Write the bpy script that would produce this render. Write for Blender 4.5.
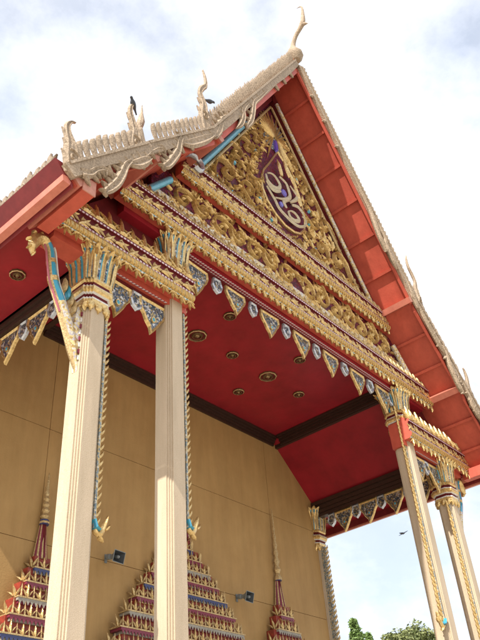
import bpy, math, random
from mathutils import Matrix, Vector
random.seed(7)
for o in list(bpy.data.objects): bpy.data.objects.remove(o)
scene = bpy.context.scene
COL = scene.collection
R = math.radians

# ------------------------------------------------------------------ camera
cam = bpy.data.cameras.new('camera'); cam_o = bpy.data.objects.new('camera', cam); COL.objects.link(cam_o)
cr = Vector((0.662275, -0.746488, -0.064404)); cu = Vector((-0.416651, -0.438357, 0.796395)); cf = Vector((0.622732, 0.500598, 0.601337))
m = Matrix((cr, cu, -cf)).transposed().to_4x4(); m.translation = Vector((-11.7114, -7.673, 1.6002))
cam_o.matrix_world = m
cam.sensor_fit = 'HORIZONTAL'; cam.sensor_width = 36.0; cam.lens = 717.55 / 480 * 36.0
cam.clip_start = 0.05; cam.clip_end = 3000
scene.camera = cam_o

# ------------------------------------------------------------------ light
SUN = Vector((-1.0, -0.19, 1.03)).normalized()          # towards the sun
sl = bpy.data.lights.new('sun', 'SUN'); sl.energy = 5.0; sl.angle = R(0.5); sl.color = (1.0, 0.94, 0.84)
so = bpy.data.objects.new('sun', sl); COL.objects.link(so)
so.rotation_euler = (-SUN).to_track_quat('-Z', 'Y').to_euler(); so.location = (-20, -5, 30)
w = bpy.data.worlds.new('World'); scene.world = w; w.use_nodes = True
nt = w.node_tree; N = nt.nodes; L = nt.links
bg = N['Background']; bg.inputs['Strength'].default_value = 0.115
sky = N.new('ShaderNodeTexSky'); sky.sky_type = 'NISHITA'; sky.sun_disc = False
sky.sun_elevation = math.asin(SUN.z); sky.sun_rotation = math.atan2(SUN.x, SUN.y)
sky.air_density = 1.3; sky.dust_density = 2.5; sky.ozone_density = 1.5
tc = N.new('ShaderNodeTexCoord'); mp = N.new('ShaderNodeMapping'); mp.inputs['Scale'].default_value = (1, 1, 1.5); mp.inputs['Location'].default_value = (4.249, 4.486, 3.924)
cn = N.new('ShaderNodeTexNoise'); cn.inputs['Scale'].default_value = 2.6; cn.inputs['Detail'].default_value = 9; cn.inputs['Roughness'].default_value = 0.6
cr1 = N.new('ShaderNodeValToRGB'); cr1.color_ramp.elements[0].position = 0.42; cr1.color_ramp.elements[1].position = 0.64
cr1.color_ramp.elements[0].color = (0.45, 0.45, 0.45, 1)
cn2 = N.new('ShaderNodeTexNoise'); cn2.inputs['Scale'].default_value = 4.5; cn2.inputs['Detail'].default_value = 7
cc = N.new('ShaderNodeValToRGB'); cc.color_ramp.elements[0].position = 0.3; cc.color_ramp.elements[1].position = 0.62
cc.color_ramp.elements[0].color = (6.3, 6.75, 7.7, 1); cc.color_ramp.elements[1].color = (8.8, 8.8, 8.9, 1)
mx = N.new('ShaderNodeMix'); mx.data_type = 'RGBA'
L.new(tc.outputs['Generated'], mp.inputs[0]); L.new(mp.outputs[0], cn.inputs['Vector']); L.new(mp.outputs[0], cn2.inputs['Vector'])
L.new(cn.outputs['Fac'], cr1.inputs[0]); L.new(cn2.outputs['Fac'], cc.inputs[0])
L.new(cr1.outputs[0], mx.inputs['Factor']); L.new(sky.outputs[0], mx.inputs['A']); L.new(cc.outputs[0], mx.inputs['B']); L.new(mx.outputs['Result'], bg.inputs['Color'])
scene.view_settings.view_transform = 'Standard'; scene.view_settings.look = 'None'; scene.view_settings.exposure = 0.66; scene.view_settings.gamma = 1
scene.view_settings.use_curve_mapping = False
scene.render.engine = 'CYCLES'
scene.render.resolution_x = 768; scene.render.resolution_y = 1024

# ------------------------------------------------------------------ materials
MATS = {}
def mat(name, col, rough=0.6, metal=0.0, var=0.12, nscale=6.0, col2=None, bump=0.0, bscale=40.0, cells=None, cscale=30.0, wave=None, spec=0.4, stain=0.0):
    mm = bpy.data.materials.new(name); mm.use_nodes = True
    t = mm.node_tree; n = t.nodes; l = t.links; b = n['Principled BSDF']
    b.inputs['Roughness'].default_value = rough; b.inputs['Metallic'].default_value = metal
    b.inputs['Specular IOR Level'].default_value = spec
    co = n.new('ShaderNodeTexCoord')
    geo = n.new('ShaderNodeNewGeometry')
    P = geo.outputs['Position']
    if cells:
        v = n.new('ShaderNodeTexVoronoi'); v.inputs['Scale'].default_value = cscale; l.new(P, v.inputs['Vector'])
        sp = n.new('ShaderNodeSeparateColor'); l.new(v.outputs['Color'], sp.inputs[0])
        rp = n.new('ShaderNodeValToRGB'); rp.color_ramp.interpolation = 'CONSTANT'
        els = rp.color_ramp.elements
        while len(els) < len(cells): els.new(0.5)
        for i, c in enumerate(cells): els[i].position = i / len(cells); els[i].color = (*c, 1)
        l.new(sp.outputs[0], rp.inputs[0]); base = rp.outputs[0]
        nb = n.new('ShaderNodeBump'); nb.inputs['Strength'].default_value = 0.35; nb.inputs['Distance'].default_value = 0.01
        l.new(v.outputs['Distance'], nb.inputs['Height']); l.new(nb.outputs[0], b.inputs['Normal'])
    else:
        a = n.new('ShaderNodeTexNoise'); a.inputs['Scale'].default_value = nscale; a.inputs['Detail'].default_value = 8; a.inputs['Roughness'].default_value = 0.65
        l.new(P, a.inputs['Vector'])
        rp = n.new('ShaderNodeValToRGB'); rp.color_ramp.elements[0].position = 0.32; rp.color_ramp.elements[1].position = 0.70
        c1 = col2 if col2 else tuple(x * (1 - var * 2) for x in col)
        rp.color_ramp.elements[0].color = (*c1, 1); rp.color_ramp.elements[1].color = (*col, 1)
        l.new(a.outputs['Fac'], rp.inputs[0]); base = rp.outputs[0]
        hgt = None
        if wave:
            wv = n.new('ShaderNodeTexWave'); wv.inputs['Scale'].default_value = wave; wv.wave_type = 'BANDS'; wv.bands_direction = 'DIAGONAL'
            mpn = n.new('ShaderNodeMapping'); mpn.inputs['Scale'].default_value = (1, 0.2, 0.55); l.new(P, mpn.inputs[0]); l.new(mpn.outputs[0], wv.inputs['Vector']); hgt = wv.outputs['Fac']
        elif bump:
            bn = n.new('ShaderNodeTexNoise'); bn.inputs['Scale'].default_value = bscale; bn.inputs['Detail'].default_value = 4; l.new(P, bn.inputs['Vector']); hgt = bn.outputs['Fac']
        if hgt:
            nb = n.new('ShaderNodeBump'); nb.inputs['Strength'].default_value = bump or 0.8; nb.inputs['Distance'].default_value = 0.02
            l.new(hgt, nb.inputs['Height']); l.new(nb.outputs[0], b.inputs['Normal'])
    if stain:
        sn = n.new('ShaderNodeTexNoise'); sn.inputs['Scale'].default_value = 1.1; sn.inputs['Detail'].default_value = 10; sn.inputs['Roughness'].default_value = 0.7
        ms = n.new('ShaderNodeMapping'); ms.inputs['Scale'].default_value = (2.6, 2.6, 0.32); l.new(P, ms.inputs[0]); l.new(ms.outputs[0], sn.inputs['Vector'])
        sr = n.new('ShaderNodeValToRGB'); sr.color_ramp.elements[0].position = 0.35; sr.color_ramp.elements[1].position = 0.65
        sr.color_ramp.elements[0].color = (1 - stain, 1 - stain, 1 - stain * 1.1, 1); sr.color_ramp.elements[1].color = (1, 1, 1, 1)
        l.new(sn.outputs['Fac'], sr.inputs[0])
        mxm = n.new('ShaderNodeMix'); mxm.data_type = 'RGBA'; mxm.blend_type = 'MULTIPLY'; mxm.inputs['Factor'].default_value = 1
        l.new(base, mxm.inputs['A']); l.new(sr.outputs[0], mxm.inputs['B']); base = mxm.outputs['Result']
    l.new(base, b.inputs['Base Color'])
    MATS[name] = mm
    return mm
GOLD = mat('gold_leaf', (0.80, 0.60, 0.28), 0.30, 0.65, nscale=20, col2=(0.42, 0.265, 0.09), bump=0.40, bscale=38, spec=0.7)
ROPE = mat('gold_rope', (0.68, 0.47, 0.18), 0.36, 0.6, nscale=22, col2=(0.38, 0.23, 0.075), bump=0.9, wave=7.0)
PALEGOLD = mat('pale_gold', (0.68, 0.53, 0.28), 0.42, 0.4, nscale=30, col2=(0.32, 0.20, 0.08), bump=0.4, bscale=70)
GMOS = mat('gilt_mosaic', (1, 1, 1), 0.35, 0.2, cells=[(0.55, 0.42, 0.20), (0.62, 0.58, 0.48), (0.40, 0.27, 0.10), (0.55, 0.50, 0.45), (0.66, 0.52, 0.25), (0.45, 0.40, 0.40)], cscale=26)
SMOS = mat('silver_mosaic', (1, 1, 1), 0.22, 0.35, cells=[(0.16, 0.17, 0.20), (0.50, 0.50, 0.50), (0.05, 0.06, 0.09), (0.10, 0.11, 0.13), (0.36, 0.28, 0.14), (0.04, 0.08, 0.12), (0.18, 0.14, 0.08)], cscale=30)
SILVER = mat('silver_glass', (0.62, 0.64, 0.68), 0.25, 0.5, nscale=25, col2=(0.30, 0.33, 0.40))
BLUE = mat('blue_glass', (0.05, 0.22, 0.42), 0.18, 0.1, nscale=22, col2=(0.03, 0.33, 0.40), spec=0.7)
TURQ = mat('turquoise_glass', (0.10, 0.42, 0.52), 0.22, 0.05, nscale=10, col2=(0.07, 0.28, 0.42), bump=0.4, bscale=18, spec=0.7)
INDIGO = mat('indigo_glass', (0.10, 0.07, 0.42), 0.2, 0.0, nscale=20, spec=0.7)
VSTRIP = mat('silver_blue_strip', (1, 1, 1), 0.35, 0.1, cells=[(0.22, 0.25, 0.25), (0.48, 0.44, 0.36), (0.14, 0.18, 0.20), (0.42, 0.32, 0.16)], cscale=34)
REDGROUND = mat('red_glass_ground', (1, 1, 1), 0.4, 0.0, cells=[(0.10, 0.010, 0.015), (0.06, 0.008, 0.015), (0.16, 0.015, 0.03), (0.05, 0.006, 0.01), (0.10, 0.02, 0.06)], cscale=24, spec=0.1)
DKRED = mat('dark_red_lacquer', (0.13, 0.016, 0.018), 0.5, 0, var=0.15, spec=0.12)
CRIMSON = mat('crimson_ceiling_paint', (0.325, 0.014, 0.025), 0.40, 0, nscale=1.1, col2=(0.225, 0.010, 0.018), bump=0.15, bscale=7, spec=0.35, stain=0.16)
RED = mat('red_eave_paint', (0.54, 0.100, 0.062), 0.5, 0, nscale=3.0, col2=(0.45, 0.076, 0.047), bump=0.15, bscale=24, stain=0.2)
WHITE = mat('white_line', (0.72, 0.70, 0.66), 0.5, 0, var=0.12, nscale=20)
def beads(name, a, b2):
    mm = mat(name, a, 0.45, 0.1); t = mm.node_tree; n = t.nodes; l = t.links; b = n['Principled BSDF']
    g = n.new('ShaderNodeNewGeometry'); s = n.new('ShaderNodeSeparateXYZ'); l.new(g.outputs['Position'], s.inputs[0])
    ad = n.new('ShaderNodeMath'); l.new(s.outputs[0], ad.inputs[0]); l.new(s.outputs[1], ad.inputs[1])
    mu = n.new('ShaderNodeMath'); mu.operation = 'MULTIPLY'; mu.inputs[1].default_value = 13.0; l.new(ad.outputs[0], mu.inputs[0])
    fr = n.new('ShaderNodeMath'); fr.operation = 'FRACT'; l.new(mu.outputs[0], fr.inputs[0])
    gt = n.new('ShaderNodeMath'); gt.operation = 'GREATER_THAN'; gt.inputs[1].default_value = 0.42; l.new(fr.outputs[0], gt.inputs[0])
    m2 = n.new('ShaderNodeMix'); m2.data_type = 'RGBA'; m2.inputs['A'].default_value = (*b2, 1); m2.inputs['B'].default_value = (*a, 1); l.new(gt.outputs[0], m2.inputs['Factor'])
    l.new(m2.outputs['Result'], b.inputs['Base Color']); return mm
BEADP = beads('pink_beads', (0.62, 0.50, 0.50), (0.22, 0.05, 0.08))
BEADB = beads('blue_beads', (0.62, 0.64, 0.62), (0.10, 0.30, 0.36))
TERR = mat('washed_pebble_render', (0.65, 0.535, 0.41), 0.75, 0, nscale=110, col2=(0.42, 0.32, 0.21), bump=0.35, bscale=150, stain=0.22)
TERR2 = TERR
PLAST = mat('ochre_plaster', (0.43, 0.268, 0.104), 0.75, 0, nscale=1.3, col2=(0.375, 0.225, 0.083), bump=0.2, bscale=28, stain=0.17)
JOINT = mat('joint_paint', (0.24, 0.10, 0.045), 0.7)
BROWN = mat('dark_brown_wood', (0.045, 0.020, 0.014), 0.45, 0, nscale=8)
STUC = mat('weathered_stucco', (0.51, 0.395, 0.285), 0.75, 0, nscale=26, col2=(0.22, 0.16, 0.11), bump=0.7, bscale=32, stain=0.25)
RED_SHADED = mat('shaded_red_fascia', (0.25, 0.030, 0.034), 0.5, 0, nscale=4, col2=(0.18, 0.02, 0.024), stain=0.25)  # red fascia paint darkened, the shade on the board is in its colour
RED_LIT = mat('sunlit_red_paint', (0.58, 0.20, 0.14), 0.5, 0, nscale=5, col2=(0.46, 0.14, 0.10), stain=0.15)  # eave red lightened: sunlight painted into the lip and big purlins
RED_END_LIT = mat('sunlit_red_end', (0.52, 0.25, 0.19), 0.7, 0, nscale=12, col2=(0.40, 0.17, 0.13))  # paler red for purlin end caps, sun glare put into the colour
TEND = mat('aged_tile_end', (0.30, 0.23, 0.16), 0.7, 0, nscale=20, col2=(0.14, 0.10, 0.07))
TILE = mat('glazed_roof_tile', (0.42, 0.14, 0.05), 0.35, 0, nscale=6, col2=(0.24, 0.10, 0.04))
GREYM = mat('grey_speaker_metal', (0.20, 0.22, 0.22), 0.5, 0.1, nscale=30)
DARKM = mat('speaker_throat', (0.03, 0.035, 0.04), 0.6)
PURPLE = mat('purple_glass', (0.21, 0.028, 0.055), 0.35, 0, nscale=20)
CROWNRED = mat('crown_red', (0.34, 0.045, 0.025), 0.5, 0, nscale=14, col2=(0.16, 0.03, 0.02))
NAVY = mat('navy_glass', (0.05, 0.06, 0.16), 0.3, 0, nscale=20)
BRONZE = mat('old_bronze', (0.22, 0.13, 0.06), 0.45, 0.5, nscale=30, col2=(0.08, 0.045, 0.02))
BIRD = mat('slate_feathers', (0.05, 0.055, 0.065), 0.6, 0, nscale=40)
LEAF = mat('tree_leaves', (0.20, 0.29, 0.09), 0.6, 0, nscale=1.2, col2=(0.08, 0.14, 0.03))
LEAF2 = mat('olive_leaves', (0.24, 0.26, 0.10), 0.6, 0, nscale=1.0, col2=(0.09, 0.12, 0.04))
BARK = mat('bark', (0.12, 0.08, 0.05), 0.9)
PAVE = mat('pale_paving', (0.46, 0.42, 0.34), 0.85, 0, nscale=2, col2=(0.38, 0.34, 0.28))
FLOOR = mat('porch_floor', (0.46, 0.42, 0.35), 0.14, 0, nscale=3, bump=0.25, bscale=0.9, spec=0.9)

# ------------------------------------------------------------------ mesh helpers
class MB:
    def __init__(s): s.v = []; s.f = []; s.m = []; s.mats = []
    def mi(s, M):
        if M not in s.mats: s.mats.append(M)
        return s.mats.index(M)
    def add(s, vs, fs, M):
        b = len(s.v); s.v += [tuple(v) for v in vs]
        for k, f in enumerate(fs):
            s.f.append([b + i for i in f]); s.m.append(s.mi(M[k] if isinstance(M, list) else M))
        return s
    def box(s, x0, x1, y0, y1, z0, z1, M):
        return s.add([(x0, y0, z0), (x1, y0, z0), (x1, y1, z0), (x0, y1, z0), (x0, y0, z1), (x1, y0, z1), (x1, y1, z1), (x0, y1, z1)],
                     [(0, 3, 2, 1), (4, 5, 6, 7), (0, 1, 5, 4), (1, 2, 6, 5), (2, 3, 7, 6), (3, 0, 4, 7)], M)
    def prism(s, poly, y0, y1, M, f=None):
        """polygon in (x, z), extruded along y"""
        n = len(poly); g = f or (lambda a, y, b: (a, y, b))
        vs = [g(a, y0, b) for a, b in poly] + [g(a, y1, b) for a, b in poly]
        fs = [tuple(range(n)), tuple(range(2 * n - 1, n - 1, -1))] + [(i, i + n, (i + 1) % n + n, (i + 1) % n) for i in range(n)]
        return s.add(vs, fs, M)
    def loft(s, rings, M, cap=True):
        n = len(rings[0]); vs = [p for r in rings for p in r]; fs = []; ms = []
        for k in range(len(rings) - 1):
            for i in range(n):
                j = (i + 1) % n
                fs.append((k * n + i, k * n + j, (k + 1) * n + j, (k + 1) * n + i)); ms.append(M[k] if isinstance(M, list) else M)
        if cap:
            fs.append(tuple(range(n - 1, -1, -1))); ms.append(M[0] if isinstance(M, list) else M)
            e = (len(rings) - 1) * n; fs.append(tuple(range(e, e + n))); ms.append(M[-1] if isinstance(M, list) else M)
        return s.add(vs, fs, ms)
    def tube(s, pts, rad, M, n=8):
        rings = []; pts = [Vector(p) for p in pts]; up = None
        for i, p in enumerate(pts):
            d = (pts[min(i + 1, len(pts) - 1)] - pts[max(i - 1, 0)]).normalized()
            if up is None: up = Vector((0, 0, 1)) if abs(d.z) < 0.9 else Vector((1, 0, 0))
            a = d.cross(up).normalized(); b = a.cross(d).normalized(); up = b
            r = rad[i] if isinstance(rad, (list, tuple)) else rad
            rings.append([p + a * (r * math.cos(t * 2 * math.pi / n)) + b * (r * math.sin(t * 2 * math.pi / n)) for t in range(n)])
        return s.loft(rings, M)
    def ribbon(s, pts, wid, depth, M, Mc=None, double=False, groove=False, y=0.0):
        """carved band along a 2-D path in (x, z), standing proud towards -y"""
        n = len(pts); us = (-1, -0.55, 0, 0.55, 1); hs = (0, 1, 0.45, 1, 0) if groove else (0, 0.75, 1, 0.75, 0)
        rows = []
        for i in range(n):
            a = pts[max(i - 1, 0)]; b = pts[min(i + 1, n - 1)]
            dx, dz = b[0] - a[0], b[1] - a[1]; q = math.hypot(dx, dz) or 1
            nx, nz = -dz / q, dx / q; w_ = wid[i] / 2
            dep = depth * min(1.0, 0.35 + w_ * 2 / (max(wid) or 1))
            rows.append([(pts[i][0] + nx * w_ * u, y - dep * h_, pts[i][1] + nz * w_ * u) for u, h_ in zip(us, hs)])
        if double:
            for i, r in enumerate(rows):
                r += [(p[0], 2 * y - p[1], p[2]) for p in (r[3], r[2], r[1])]
        c = len(rows[0]); vs = [p for r in rows for p in r]; fs = []; ms = []
        cols = range(c) if double else range(c - 1)
        for i in range(n - 1):
            for k in cols:
                k2 = (k + 1) % c
                fs.append((i * c + k, i * c + k2, (i + 1) * c + k2, (i + 1) * c + k))
                ms.append(Mc if (Mc and k in (1, 2, 5, 6)) else M)
        fs.append(tuple(range(c - 1, -1, -1))); ms.append(M); fs.append(tuple(range((n - 1) * c, n * c))); ms.append(M)
        return s.add(vs, fs, ms)
    def mesh(s, name, smooth=False):
        me = bpy.data.meshes.new(name); me.from_pydata(s.v, [], s.f)
        for M in s.mats: me.materials.append(M)
        me.polygons.foreach_set('material_index', s.m)
        me.update()
        import bmesh
        bm = bmesh.new(); bm.from_mesh(me); bmesh.ops.recalc_face_normals(bm, faces=bm.faces); bm.to_mesh(me); bm.free()
        if smooth:
            me.polygons.foreach_set('use_smooth', [True] * len(me.polygons))
            if hasattr(me, 'set_sharp_from_angle'): me.set_sharp_from_angle(angle=R(38))
        return me
    def obj(s, name, parent=None, smooth=False): return put(name, s.mesh(name, smooth), parent)
def put(name, me, parent=None, loc=None, rot=None, scale=None, mtx=None):
    o = bpy.data.objects.new(name, me); COL.objects.link(o); o.parent = parent
    if mtx is not None: o.matrix_basis = mtx
    if loc is not None: o.location = loc
    if rot is not None: o.rotation_euler = rot
    if scale is not None: o.scale = scale
    return o
def empty(name, loc, label, cat, group=None):
    o = bpy.data.objects.new(name, None); COL.objects.link(o); o.location = loc; o.empty_display_size = 0.3
    tag(o, label, cat, group); return o
def tag(o, label, cat, group=None):
    o['label'] = label; o['category'] = cat
    if group: o['group'] = group
    return o
def structure(o): o['kind'] = 'structure'; return o
def spiral(cx, cz, r, turns, a0, d=1, n=26, r_in=0.12):
    pts = []
    for i in range(n):
        t = i / (n - 1); rr = r * (1 - (1 - r_in) * t ** 0.8); a = a0 + d * turns * 2 * math.pi * t
        pts.append((cx + rr * math.cos(a), cz + rr * math.sin(a)))
    return pts
def bez(p0, p1, p2, n=8):
    return [((1 - t) ** 2 * p0[0] + 2 * t * (1 - t) * p1[0] + t * t * p2[0], (1 - t) ** 2 * p0[1] + 2 * t * (1 - t) * p1[1] + t * t * p2[1]) for t in [i / (n - 1) for i in range(n)]]
def catmull(P, n=5):
    out = []
    for i in range(len(P) - 1):
        a, b, c, d = P[max(i - 1, 0)], P[i], P[i + 1], P[min(i + 2, len(P) - 1)]
        for k in range(n):
            t = k / n
            out.append(tuple(0.5 * (2 * b[j] + (c[j] - a[j]) * t + (2 * a[j] - 5 * b[j] + 4 * c[j] - d[j]) * t * t + (3 * b[j] - a[j] - 3 * c[j] + d[j]) * t ** 3) for j in range(len(b))))
    out.append(tuple(P[-1])); return out
def flame(mb, x, z, ang, h, wd, depth, M, bend=0.35, double=False, y=0.0, n=7):
    """a pointed leaf growing from (x, z) in direction ang, its tip bent sideways"""
    ca, sa = math.cos(ang), math.sin(ang); pts = []; ws = []
    for i in range(n):
        t = i / (n - 1); u = t * h; v = bend * h * t * t * (1.2 - 0.2 * t)
        pts.append((x + ca * u - sa * v, z + sa * u + ca * v)); ws.append(max(0.004, wd * (0.45 + 1.5 * t * (1 - t) * 1.45) * (1 - t ** 2.4)))
    mb.ribbon(pts, ws, depth, M, double=double, y=y)
def scroll_mesh(name, r=0.5, flames=6, d=1, M=GOLD, depth=0.08, seed=1, jewel=None):
    rnd = random.Random(seed); mb = MB()
    tail = bez((-r * 0.9, -r * 2.0), (-r * 1.6, -r * 0.9), (-r, 0), 7)
    sp = spiral(0, 0, r, 1.35, math.pi, -1, 30)
    pts = tail[:-1] + sp; n = len(pts)
    ws = [r * 0.29 * (0.25 + 0.75 * min(1, i / 8)) * (1 - 0.55 * max(0, (i - 8) / (n - 8))) for i in range(n)]
    mb.ribbon(pts, ws, depth, M, groove=True)
    mb.ribbon([(-r * 0.17 + r * .0, -r * .10), (0, 0), (r * .12, r * .12)], [r * .16, r * .3, r * .16], depth * 1.1, M)
    for k in range(flames):
        a = math.pi * (1.05 - 1.25 * k / (flames - 1)) + rnd.uniform(-.1, .1)
        flame(mb, r * 1.08 * math.cos(a), r * 1.08 * math.sin(a), a + 0.55, r * rnd.uniform(.55, .8), r * .25, depth * .8, M, bend=-0.35)
    flame(mb, -r * 0.95, -r * 1.9, math.pi * 0.62, r * 1.0, r * .26, depth * .7, M, bend=0.4)
    flame(mb, -r * 1.15, -r * 1.1, math.pi * 0.78, r * 0.8, r * .24, depth * .7, M, bend=0.4)
    if d < 0: mb.v = [(-p[0], p[1], p[2]) for p in mb.v]
    return mb.mesh(name, True)
def framed(name, outline, rim, thick, Mr, Mp, jewel=None, jc=(0, 0), jr=0.04):
    """a flat ornament in (x, z): raised rim, sunken face, thickness along y"""
    mb = MB(); n = len(outline)
    cx = sum(p[0] for p in outline) / n; cz = sum(p[1] for p in outline) / n
    ins = [(cx + (p[0] - cx) * (1 - rim), cz + (p[1] - cz) * (1 - rim)) for p in outline]
    mid = [(cx + (p[0] - cx) * (1 - rim * .5), cz + (p[1] - cz) * (1 - rim * .5)) for p in outline]
    rings = [[(a, thick / 2, b) for a, b in outline], [(a, -thick / 2, b) for a, b in outline], [(a, -thick * .95, b) for a, b in mid], [(a, -thick * .4, b) for a, b in ins]]
    mb.loft(rings, [Mr, Mr, Mr], cap=False)
    mb.add(rings[3], [tuple(range(n))], Mp); mb.add(rings[0], [tuple(range(n - 1, -1, -1))], Mp)
    if jewel:
        k = 10
        r1 = [(jc[0] + jr * math.cos(t * 2 * math.pi / k), -thick * .38, jc[1] + 1.35 * jr * math.sin(t * 2 * math.pi / k)) for t in range(k)]
        r2 = [(jc[0] + (p[0] - jc[0]) * .95, -thick * .95, jc[1] + (p[2] - jc[1]) * .95) for p in r1]
        r3 = [(jc[0] + (p[0] - jc[0]) * .62, -thick * .95, jc[1] + (p[2] - jc[1]) * .62) for p in r1]
        r4 = [(jc[0] + (p[0] - jc[0]) * .3, -thick * 1.2, jc[1] + (p[2] - jc[1]) * .3) for p in r1]
        mb.loft([r1, r2, r3], [GOLD, GOLD], cap=False); mb.loft([r3, r4], [jewel], cap=True)
    return mb.mesh(name)

# ================================================================== the setting
g = MB(); g.add([(-600, -600, 0), (600, -600, 0), (600, 600, 0), (-600, 600, 0)], [(0, 1, 2, 3)], PAVE); structure(g.obj('ground'))

# ================================================================== the temple
T = empty('temple', (0, 0, 0), 'red and gold temple porch with steep gable roof and four pale columns', 'temple')
XA, XB = 6.068, 4.263
D = 4.25
# plinth and floor
pl = MB(); pl.box(-8.2, 8.2, -2.2, 24, 0.02, 0.6, PLAST); pl.box(-7.7, 7.7, -1.7, 23.5, 0.6, 1.15, PLAST); pl.box(-7.6, 7.6, -1.6, 23.4, 1.15, 1.2, FLOOR); pl.obj('plinth', T)

# ---- back wall of the porch and the hall behind it
JX = (-3.75, 0.0, 3.75); JZ = (1.83, 4.33, 6.84, 9.35)
wall = MB(); wall.box(-6.05, 6.05, D + 0.03, D + 0.35, 1.2, 12.4, PLAST); wall_o = wall.obj('wall', T)
for i, (a, b) in enumerate(zip((-6.05,) + JX, JX + (6.05,))):
    for z0, z1 in zip((1.2,) + JZ[1:], JZ[1:] + (12.3,)):
        p = MB(); e = 0.006
        p.box(a + e, b - e, D, D + 0.05, z0 + e, z1 - e, PLAST); p.obj('render_panel', wall_o)
jb = MB()
for x in JX: jb.box(x - 0.02, x + 0.02, D + 0.022, D + 0.029, 1.2, 12.3, JOINT)
for z in JZ[1:]: jb.box(-6.05, 6.05, D + 0.022, D + 0.0285, z - 0.02, z + 0.02, JOINT)
jb.obj('joint_line', wall_o)
hall = MB(); hall.box(-6.0, 6.0, D + 0.4, 22.5, 1.2, 10.2, PLAST); hall.obj('hall_body', T)

# ---- ceilings
ce = MB(); ce.box(-4.2, 4.2, 0.15, D - 0.002, 11.9, 12.0, CRIMSON)
ceil = ce.obj('ceiling', T)
for s in (-1, 1):
    c = MB()
    poly = [(s * 4.2, 11.82), (s * 5.98, 10.2), (s * 5.98, 10.28), (s * 4.2, 11.9)]
    c.prism(poly, 0.18, D - 0.002, CRIMSON); c.obj('sloping_ceiling', T)
# dark mouldings under the ceiling
def moulding(x0, x1, y0, y1, z0, name='ceiling_moulding', along='x', sgn=1, up=0.27):
    mb = MB(); steps = ((0.0, 0.08, 0.06), (0.08, 0.15, 0.11), (0.15, 0.21, 0.16), (0.21, up, 0.22))
    for a, b, pr in steps:
        if along == 'x': mb.box(x0, x1, y0 - pr, y0, z0 + a, z0 + b - 0.006, BROWN)
        else: mb.box(min(x0, x0 + sgn * pr), max(x0, x0 + sgn * pr), y0, y1, z0 + a, z0 + b - 0.006, BROWN)
    return mb.obj(name, T)
moulding(-4.2, 4.2, D - 0.003, 0, 11.63)
for s in (-1, 1):
    moulding(s * 4.32, 0, 0.18, D - 0.26, 11.63, along='y', sgn=-s)
    mb = MB(); mb.prism([(s * 4.32, 11.60), (s * 4.42, 11.60), (s * 4.42, 11.66), (s * 4.32, 11.75)], 0.18, D - 0.004, BROWN); mb.obj('ceiling_moulding', T)
# rosettes
def rosette_mesh(r):
    mb = MB(); n = 20; prof = [(1.0, 0.0), (0.97, 0.035), (0.86, 0.045), (0.80, 0.018), (0.60, 0.022), (0.54, 0.05), (0.42, 0.05), (0.38, 0.025), (0.22, 0.03), (0.15, 0.07), (0.02, 0.09)]
    rings = []
    for q, h_ in prof:
        rings.append([(r * q * (1 + (0.05 if q > .8 and i % 2 else 0)) * math.cos(i * 2 * math.pi / n), r * q * (1 + (0.05 if q > .8 and i % 2 else 0)) * math.sin(i * 2 * math.pi / n), -h_) for i in range(n)])
    mb.loft(rings, [BRONZE, PALEGOLD, BRONZE, DKRED, BRONZE, BRONZE, DKRED, BRONZE, PALEGOLD, BRONZE])
    return mb.mesh('rosette')
RB, RS = rosette_mesh(0.235), rosette_mesh(0.155)
for s in (-1, 1):
    put('ceiling_rosette', RB, ceil, (s * 1.35, 2.03, 11.897))
    for dx, dy in ((1.35, 0), (0, 1.05), (0, -1.08)): put('ceiling_rosette', RS, ceil, (s * (1.35 + dx), 2.03 + dy, 11.897))
put('ceiling_rosette', RS, ceil, (-0.1, 2.0, 11.897))

# ---- columns
def redent(h, c=0.08, cx=0.0, cy=0.0, z=0.0):
    k = h / 0.21; st = c * k / 3
    q = []
    base = [(-h, -h + 3 * st), (-h + st, -h + 3 * st), (-h + st, -h + 2 * st), (-h + 2 * st, -h + 2 * st), (-h + 2 * st, -h + st), (-h + 3 * st, -h + st), (-h + 3 * st, -h)]
    for rot in range(4):
        for x, y in base:
            for _ in range(rot): x, y = -y, x
            q.append((cx + x, cy + y, z))
    return q
def petal_mesh():
    mb = MB(); n = 8
    prof = [(0.0, 0.0, .075), (0.02, .12, .085), (0.035, .26, .09), (.05, .40, .09), (.08, .50, .085), (.125, .58, .07), (.17, .63, .045), (.20, .655, .008)]
    us = (-1, -0.72, -0.38, 0, 0.38, 0.72, 1); ds = (0, .022, .010, .022, .010, .022, 0); ms_ = [GOLD, GOLD, SMOS, BLUE, GOLD, GOLD]
    vs = []
    for o_, z, w_ in prof:
        for u, d_ in zip(us, ds): vs.append((u * w_, -o_ - d_, z))
    fs = []; mm = []
    for i in range(n - 1):
        for k in range(6):
            fs.append((i * 7 + k, i * 7 + k + 1, (i + 1) * 7 + k + 1, (i + 1) * 7 + k)); mm.append(GOLD if i >= 5 else ms_[k])
    for i in range(n - 1): fs.append((i * 7, (i + 1) * 7, (i + 1) * 7 + 6, i * 7 + 6)); mm.append(GOLD)
    mb.add(vs, fs, mm); return mb.mesh('petal', True)
PETAL = petal_mesh()
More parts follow.
